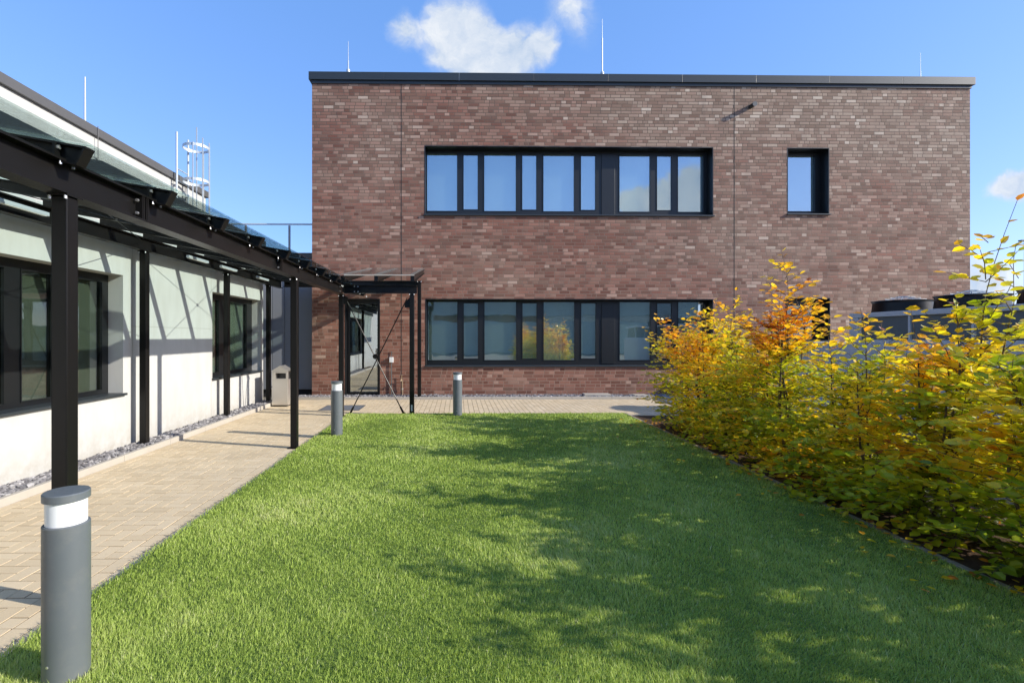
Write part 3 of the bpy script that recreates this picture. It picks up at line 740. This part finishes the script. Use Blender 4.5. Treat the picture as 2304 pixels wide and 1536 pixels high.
# ------------------------------------------------------------------ lightning rods
def rod(px, ytop, ybase, Y, label, rad=.018):
    x = fx(px, Y); z0, z1 = fz(ybase, Y), fz(ytop, Y)
    t = thing('lightning_rod', (x, Y, z0), label, 'lightning rod', 'lightning rods on the roofs')
    MB().tube((x, Y, z0), (x, Y, z1 - .5), rad, rad, 8).tube((x, Y, z1 - .5), (x, Y, z1), rad * .6, rad * .35, 8).build('mast', M_rod, t, smooth=True)
    MB().tube((x, Y, z0 - .01), (x, Y, z0 + .10), .05, .045, 12).build('foot', M_rod, t, smooth=True)
    return t
rod(783.5, 96, 168, 12.95, 'white lightning rod near the left corner of the brick roof', .017)
rod(1355, 40, 169, 13.0, 'tallest lightning rod above the middle of the brick roof', .016)
rod(2071, 110, 178, 13.0, 'thin lightning rod near the right corner of the brick roof', .010)
rx_, ry_ = -6.45, 8.72
t = thing('lightning_rod', (rx_, ry_, 5.18), 'lightning rod on the roof edge of the pale building at the left', 'lightning rod', 'lightning rods on the roofs')
MB().tube((rx_, ry_, 5.18), (rx_, ry_, 6.05), .018, .012, 8).build('mast', M_rod, t, smooth=True)
MB().tube((rx_, ry_, 5.18), (rx_, ry_, 5.26), .04, .035, 10).build('foot', M_rod, t, smooth=True)
MB().tube((UX + .075, ry_, 3.8), (UX + .075, ry_, 5.2), .006, n=6).build('down_wire', M_coping2, t)

# ------------------------------------------------------------------ roof ladder with cage
ld = thing('roof_ladder', (-5.95, 11.2, 3.79), 'galvanised roof ladder with hooped safety cage at the end of the pale upper storey', 'ladder')
lx, ly = -5.86, 11.25
for y in (ly - .23, ly + .23):
    MB().tube((UX + .14, y, 3.80), (UX + .14, y, 6.05), .022, n=8).build('stringer', M_rod, ld, smooth=True)
mb = MB(); z = 3.95
while z < 5.35: mb.tube((UX + .14, ly - .23, z), (UX + .14, ly + .23, z), .013, n=6); z += .26
mb.build('rungs', M_rod, ld)
for z in (5.78, 5.02):
    mb = MB(); n = 24; r = .27
    for i in range(n):
        a0, a1 = 2 * PI * i / n, 2 * PI * (i + 1) / n
        mb.add([(lx + r * math.cos(a), ly + r * math.sin(a), zz) for zz in (z - .03, z + .03) for a in (a0, a1)], [(0, 1, 3, 2)])
    h = mb.build('hoop', M_rod, ld); md = h.modifiers.new('s', 'SOLIDIFY'); md.thickness = .008
for a, ztop in ((-75, 5.82), (-35, 5.95), (5, 5.9), (45, 5.88), (85, 5.82), (115, 6.35)):
    c, s_a = math.cos(R(a)), math.sin(R(a))
    MB().box(lx + .28 * c - .012, lx + .28 * c + .012, ly + .28 * s_a - .006, ly + .28 * s_a + .006, 4.35, ztop).build('cage_bar', M_rod, ld)
mb = MB()
for z in (5.70, 5.45, 5.20): mb.tube((UX + .14, ly - .23, z), (UX + .02, ly + .0, z + .02), .012, n=6)
mb.tube((UX + .02, ly, 5.2), (UX + .02, ly, 5.75), .012, n=6).build('guard_rail', M_rod, ld)

# ------------------------------------------------------------------ cooling plant behind the hedge
cx0 = 7.85
ch = thing('cooling_unit', (8.4, 8.6, 0), 'long pale metal cooling unit with black roof fans behind the hedge', 'cooling unit')
MB().box(cx0, 9.2, 3.0, 12.70, .12, 1.43).build('lower_housing', M_pale, ch, bevel=.01)
MB().box(cx0 - .03, 9.2, 3.0, 12.72, .0, .119).build('plinth', M_coping2, ch)
MB().box(cx0 + .05, 9.2, 3.0, 9.92, 1.432, 1.50).box(cx0 + .05, 9.2, 3.0, 9.92, 1.93, 2.02).box(cx0 + .05, 9.15, 9.70, 9.92, 1.501, 1.929).build('upper_housing', M_pale, ch, bevel=.006)
y = 9.66
while y > 3.5:
    MB().box(cx0 + .09, cx0 + .12, y - 1.02, y, 1.502, 1.928).build('coil_grille', M_grille, ch)
    MB().box(cx0 + .07, cx0 + .10, y - 1.07, y - 1.03, 1.502, 1.928).build('grille_post', M_pale, ch)
    y -= 1.08
for fy in (9.40, 8.12, 6.84, 5.56):
    fcx = 8.52
    mb = MB(); n = 32; r0, r1 = .46, .44
    vs = []; fs = []
    for (r, z) in ((.47, 2.021), (.45, 2.20), (.48, 2.24), (.44, 2.24), (.42, 2.10)):
        for i in range(n): vs.append((fcx + r * math.cos(2 * PI * i / n), fy + r * math.sin(2 * PI * i / n), z))
    for k in range(4):
        for i in range(n): fs.append((k * n + i, k * n + (i + 1) % n, (k + 1) * n + (i + 1) % n, (k + 1) * n + i))
    mb.add(vs, fs); fan = mb.build('fan', M_black, ch, smooth=True)
    mb = MB()
    for r in (.10, .18, .26, .34, .41):
        for i in range(24):
            a0, a1 = 2 * PI * i / 24, 2 * PI * (i + 1) / 24; zz = 2.33 - .12 * (r / .44) ** 2
            mb.tube((fcx + r * math.cos(a0), fy + r * math.sin(a0), zz), (fcx + r * math.cos(a1), fy + r * math.sin(a1), zz), .004, n=4, cap=False)
    for i in range(8):
        a = PI * i / 4; mb.tube((fcx, fy, 2.325), (fcx + .41 * math.cos(a), fy + .41 * math.sin(a), 2.222), .005, n=4)
    mb.build('fan_guard', M_rod, fan)
    mb = MB().lathe((fcx, fy, 2.08), [(.10, 0), (.10, .12)], 16)
    for i in range(5):
        a = 2 * PI * i / 5
        mb.add([(fcx + .1 * math.cos(a), fy + .1 * math.sin(a), 2.12), (fcx + .40 * math.cos(a), fy + .40 * math.sin(a), 2.10), (fcx + .40 * math.cos(a + .5), fy + .40 * math.sin(a + .5), 2.16), (fcx + .1 * math.cos(a + .8), fy + .1 * math.sin(a + .8), 2.17)], [(0, 1, 2, 3)])
    mb.build('rotor', M_black, fan)
MB().box(6.0, 7.2, 8.6, 9.6, 0, .38).build('x', M_pale) if False else None
cv = MB().prism([(5.9, 0), (7.1, 0), (7.1, .42), (5.9, .62)], 'y', 8.3, 9.5).build('shaft_hood', M_pale, bevel=.01)
tag(cv, 'low pale metal shaft hood between hedge and cooling unit', 'shaft hood')

# distant mast on the right
ms = thing('lamp_mast', (32.5, 28, 0), 'thin far away lamp mast at the right picture edge', 'lamp mast')
MB().tube((32.5, 28, 0), (32.5, 28, 7.0), .06, .04, 8).build('pole', M_coping2, ms)
MB().box(32.2, 32.8, 27.9, 28.1, 7.0, 7.08).build('lamp_head', M_coping2, ms)
# facade across the garden, behind the photographer (seen in the glass)
ob_ = thing('rear_building', (0, -19, 0), 'low dark office block behind the photographer, mirrored in the ground floor glass', 'building')
wall_cells(MB(), 'y', -19.4, .4, -22, 22, 0, 5.6, [(-20, 20, 2.9, 3.5)]).build('wall', M_opp, ob_)
MB().box(-19.99, 19.99, -19.3, -19.25, 2.91, 3.49).build('window', M_glass2, ob_)
MB().box(-22, 22, -26, -19.41, 0, 5.55).build('core', M_opp, ob_)
MB().box(-22.1, 22.1, -26, -18.9, 5.602, 5.75).build('coping', M_coping2, ob_)

# ------------------------------------------------------------------ hedge of beech shrubs
LEAF_V = np.array([(0, 0, 0), (0, .35, -.03), (0, .70, -.03), (0, 1, 0), (-.33, .28, .07), (-.30, .68, .07), (.33, .28, .07), (.30, .68, .07)])
LEAF_F = [(0, 1, 4), (4, 1, 2, 5), (5, 2, 3), (0, 6, 1), (6, 7, 2, 1), (7, 3, 2)]
LF_flat = np.array([i for f in LEAF_F for i in f]); LF_n = np.array([len(f) for f in LEAF_F])
def shrub(x, y, height, shoots, label, seed, warm=0.0, n_tw=150, half=.74, lean=0.0, leaf=(.055, .090), sparse=1.0):
    r = np.random.default_rng(seed); rr = random.Random(seed)
    t = thing('beech_shrub', (x, y, .04), label, 'shrub', 'beech shrubs of the autumn hedge')
    wood = MB(); P = []; D = []; U = []; S = []; T = []
    # stems
    stems = []
    for i in range(4):
        a = rr.uniform(0, 6.28); base = Vector((x + .06 * math.cos(a), y + .06 * math.sin(a), .03))
        top = Vector((x + rr.uniform(-.22, .22) + lean, y + rr.uniform(-.2, .2), height * rr.uniform(.85, 1.0)))
        mid = (base + top) / 2 + Vector((rr.uniform(-.08, .08), rr.uniform(-.08, .08), 0)); pts = [base, mid, top]; stems.append(pts)
        wood.tube(base, mid, .016, .010, 6, False); wood.tube(mid, top, .010, .005, 6, False)
    def along(pts, s): return pts[0].lerp(pts[1], s * 2) if s < .5 else pts[1].lerp(pts[2], s * 2 - 1)
    def twig(p, d, ln, dens=1.0, bare=False, warmadd=0.0):
        n = max(3, int(ln / .038 * dens)); q = p.copy(); dd_ = d.normalized(); prev = p.copy()
        side = dd_.cross(Vector((0, 0, 1)));
        if side.length < .2: side = Vector((rr.uniform(-1, 1), rr.uniform(-1, 1), 0))
        side.normalize()
        for k in range(n):
            dd_ = (dd_ + Vector((rr.uniform(-.12, .12), rr.uniform(-.12, .12), rr.uniform(-.10, .07)))).normalized()
            q = q + dd_ * (ln / n)
            if k % 3 == 2 or k == n - 1: wood.tube(prev, q, .0042 * (1 - .6 * k / n), .0036 * (1 - .6 * k / n), 4, False); prev = q.copy()
            if bare and rr.random() < .35: continue
            sg = 1 if k % 2 else -1
            ld_ = (side * sg + dd_ * rr.uniform(.3, 1.0) + Vector((rr.uniform(-.5, .5), rr.uniform(-.5, .5), rr.uniform(-.55, .35)))).normalized()
            up_ = (Vector((rr.uniform(-.7, .7), rr.uniform(-.7, .7), 1.0)))
            P.append(q); D.append(ld_); U.append(up_); S.append(rr.uniform(*leaf))
            nn = mnoise.noise(Vector((q.x * 1.7, q.y * 1.7, q.z * 2.1)) + Vector((3, 1, 7)))
            hgt = (q.z / max(height, .5))
            outl = (x - q.x) / half
            tn = .41 + .38 * nn + .24 * (hgt - .45) + warm + warmadd + rr.gauss(0, .08) + .06 * outl
            if rr.random() < .04: tn += .3
            T.append(min(1, max(0, tn)))
    for i in range(n_tw):
        s = rr.uniform(.02, 1.0) ** 1.15; st = rr.choice(stems); p = along(st, s)
        a = rr.uniform(0, 6.28); prof = half * (0.66 + .46 * math.sin(PI * min(1, s * .9 + .16))) * (1 if s < .8 else .75)
        d = Vector((math.cos(a) * 1.25, math.sin(a) * .7, rr.uniform(-.25, .5) + .5 * s))
        twig(p, d, prof * rr.uniform(.5, 1.05), sparse)
    for (sxo, syo, zt_, dn) in shoots:
        b = Vector((x + sxo * .5, y + syo * .5, height * .75)); tip = Vector((x + sxo, y + syo, zt_))
        wood.tube(b, b.lerp(tip, .5), .007, .005, 5, False)
        m_ = b.lerp(tip, .35); twig(b, m_ - b, (m_ - b).length, 1.0, False, .08)
        twig(m_, tip - m_, (tip - m_).length, dn, True, .12)
        L = (tip - b).length
        for k in range(int(22 * dn + 4)):
            s = rr.uniform(.05, .80); p = b.lerp(tip, s); a = rr.uniform(0, 6.28)
            twig(p, Vector((math.cos(a), math.sin(a), rr.uniform(.3, 1.0))), L * .42 * (1.02 - s) + .04, .9, False, .06)
    n = len(P); Pn = np.array([v[:] for v in P]); Y_ = np.array([v[:] for v in D]); U_ = np.array([v[:] for v in U])
    X_ = np.cross(Y_, U_); X_ /= np.linalg.norm(X_, axis=1)[:, None] + 1e-9; Z_ = np.cross(X_, Y_)
    S_ = np.array(S)[:, None, None]
    V = Pn[:, None, :] + S_ * (LEAF_V[None, :, 0:1] * 1.1 * X_[:, None, :] + LEAF_V[None, :, 1:2] * Y_[:, None, :] + LEAF_V[None, :, 2:3] * Z_[:, None, :])
    F = (np.arange(n)[:, None] * 8 + LF_flat[None, :]).ravel()
    wood.build('stems', M_stake, t)
    bigmesh('foliage', V.reshape(-1, 3), F, np.tile(LF_n, n), M_leaf, np.repeat(np.array(T), 8), t)
    return n
HC = 3.76
spec = [  # y, height, shoots(dx,dy,ztop,density), warm, label
    (8.15, 1.55, [(-.45, .1, 1.95, .5), (.1, .1, 2.0, .5), (-.65, 0, 1.75, .5)], .10, 'beech shrub at the far end of the hedge nearest the brick wall', {}),
    (7.55, 1.65, [(-.05, 0, 2.05, .6), (.25, .1, 2.15, .6)], .06, 'second beech shrub from the far end, before the strip window', {}),
    (7.00, 1.62, [(.15, 0, 2.32, .7), (-.3, 0, 1.9, .5)], .08, 'third beech shrub from the far end with one upright shoot', {}),
    (6.40, 1.32, [], .0, 'low beech shrub in the first dip of the hedge top', {}),
    (5.85, 1.50, [(-.35, 0, 1.95, .6), (.1, .1, 1.9, .6)], .06, 'beech shrub just left of the tall orange leader', {}),
    (5.45, 1.72, [(-.10, 0, 2.56, 1.0), (.25, .1, 2.05, .7), (-.25, 0, 2.05, .6)], .16, 'tall beech shrub with orange leader in front of the small windows', {}),
    (4.95, 1.28, [(.1, .1, 1.75, .6)], .02, 'beech shrub right of the orange leader', {}),
    (4.45, 1.32, [(-.05, 0, 1.85, .7), (.2, 0, 1.7, .5)], .03, 'beech shrub with orange tip below the left roof fan', {}),
    (4.00, 1.38, [(.05, .05, 1.8, .7)], .0, 'yellow green beech shrub under the second roof fan', {}),
    (3.62, 1.52, [(.20, 0, 2.55, .5), (.34, -.1, 2.2, .4), (-.05, 0, 1.85, .6)], .02, 'beech shrub at the right picture edge with the tallest open shoot', {'leaf': (.06, .095)}),
    (3.15, 1.45, [(.3, 0, 1.75, .4)], -.08, 'green beech shrub low at the right picture edge', {'leaf': (.06, .095)}),
    (2.65, 1.50, [(0, 0, 1.9, .4)], -.08, 'nearest beech shrub at the lower right picture edge', {'leaf': (.06, .095)}),
]
tot = 0
for i, (y, h, sh, wm, lab, kw) in enumerate(spec):
    tot += shrub(HC + random.uniform(-.05, .05), y, h, sh, lab, 100 + i, wm - .02, **kw)
# the hedge goes on beside and behind the camera: copies of the built shrubs
srcs = [o for o in bpy.data.objects if o.name.startswith('beech_shrub')]
for k, y in enumerate((2.1, 1.5, .95, .35, -.25, -.85, -1.45, -2.05, -2.65)):
    s = srcs[(k * 5 + 2) % 9]; c = s.copy(); c.location = (HC, y, .04); COL.objects.link(c)
    c['label'] = 'beech shrub of the hedge running on outside the right picture edge, ' + ('first', 'second', 'third', 'fourth', 'fifth', 'sixth', 'seventh', 'eighth', 'ninth')[k] + ' past it'
    for chd in list(s.children):
        q = chd.copy(); COL.objects.link(q); q.parent = c
print('leaves', tot)

# fallen leaves on the bed and the lawn border
def litter():
    n = 700; P = np.stack([rng.uniform(HX - .1, 4.6, n), rng.uniform(2.2, 9.0, n), np.full(n, .07)], 1)
    k = rng.random(n) < .10; P[k, 0] = HX - np.abs(rng.normal(0, .35, k.sum())) ; P[k, 2] = .085
    a = rng.uniform(0, 6.28, n); Y_ = np.stack([np.cos(a), np.sin(a), rng.uniform(-.2, .2, n)], 1); U_ = np.stack([rng.uniform(-.3, .3, n), rng.uniform(-.3, .3, n), np.ones(n)], 1)
    X_ = np.cross(Y_, U_); X_ /= np.linalg.norm(X_, axis=1)[:, None]; Z_ = np.cross(X_, Y_); S_ = rng.uniform(.04, .065, n)[:, None, None]
    V = P[:, None, :] + S_ * (LEAF_V[None, :, 0:1] * X_[:, None, :] + LEAF_V[None, :, 1:2] * Y_[:, None, :] + LEAF_V[None, :, 2:3] * Z_[:, None, :])
    F = (np.arange(n)[:, None] * 8 + LF_flat[None, :]).ravel()
    o = bigmesh('fallen_leaves', V.reshape(-1, 3), F, np.tile(LF_n, n), M_leaf, np.repeat(rng.uniform(.55, 1.0, n), 8))
    tag(o, 'dry leaves scattered under the hedge', 'fallen leaves', kind='stuff')
litter()

# ------------------------------------------------------------------ lawn grass
def grass(D0=33000):
    ys = np.linspace(1.5, LY + .01, 70); Ps = []
    for a, b in zip(ys[:-1], ys[1:]):
        ym_ = (a + b) / 2; dens_ = D0 * (2.2 / max(ym_, 1.9)) ** 1.55
        xa = max(EDGE_X, -1030 / 1120 * b - .3); xb = min(HX, 1290 / 1120 * b + .3)
        n = int(dens_ * (b - a) * (xb - xa)); Ps.append(np.stack([rng.uniform(xa, xb, n), rng.uniform(a, b, n)], 1))
    P = np.concatenate(Ps); n = len(P)
    edge = rng.normal(0, .012, n); P[:, 0] = np.where(P[:, 0] < EDGE_X + .03, P[:, 0] + edge - .01, P[:, 0])
    # patchiness from summed sines (cheap noise)
    def sn(f, s):
        q = np.random.default_rng(s); o_ = 0
        for _ in range(7):
            a = q.uniform(0, 6.28); ff = f * q.uniform(.6, 1.6); o_ = o_ + np.sin((P[:, 0] * math.cos(a) + P[:, 1] * math.sin(a)) * ff + q.uniform(0, 6.28))
        return o_ / 3.7
    big_ = sn(3.0, 1); mid_ = sn(14, 2); fine = sn(45, 3)
    wsc = np.clip(P[:, 1] / 2.6, 1, 3.2)
    h = rng.uniform(.014, .030, n) * (1 + .16 * big_ + .20 * mid_ + .12 * fine); tall = rng.random(n) < .03; h = np.where(tall, h * 1.45, h)
    wd = rng.uniform(.0011, .0020, n) * wsc
    a = rng.uniform(0, 6.28, n); wdir = np.stack([np.cos(a), np.sin(a), np.zeros(n)], 1)
    la = a + PI / 2 + rng.normal(0, .5, n); comb_ang = big_ * 1.2 + .6
    lean_ = rng.uniform(.15, 1.0, n) * h
    ld_ = np.stack([np.cos(la) + .5 * np.cos(comb_ang), np.sin(la) + .5 * np.sin(comb_ang), np.zeros(n)], 1) * lean_[:, None]
    b0 = np.concatenate([P, np.full((n, 1), LAWN_Z - .008)], 1)
    up_ = np.stack([np.zeros(n), np.zeros(n), h], 1)
    V = np.empty((n, 5, 3)); ww = wdir * wd[:, None]
    V[:, 0] = b0 - ww; V[:, 1] = b0 + ww; mid = b0 + up_ * .6 + ld_ * .35
    V[:, 2] = mid + ww * .8; V[:, 3] = mid - ww * .8; V[:, 4] = b0 + up_ + ld_
    F = (np.arange(n)[:, None] * 5 + np.array([0, 1, 2, 3, 3, 2, 4])[None, :]).ravel()
    tone = np.clip(.48 + .20 * big_ + .10 * mid_ + .06 * fine + rng.normal(0, .15, n), 0, 1)
    tone = np.where(rng.random(n) < .02, 1.0, tone)
    o = bigmesh('grass', V.reshape(-1, 3), F, np.tile(np.array([4, 3]), n), M_grass, np.repeat(tone, 5))
    tag(o, 'short mown green lawn between walkway and hedge', 'grass', kind='stuff'); print('blades', n)
grass()
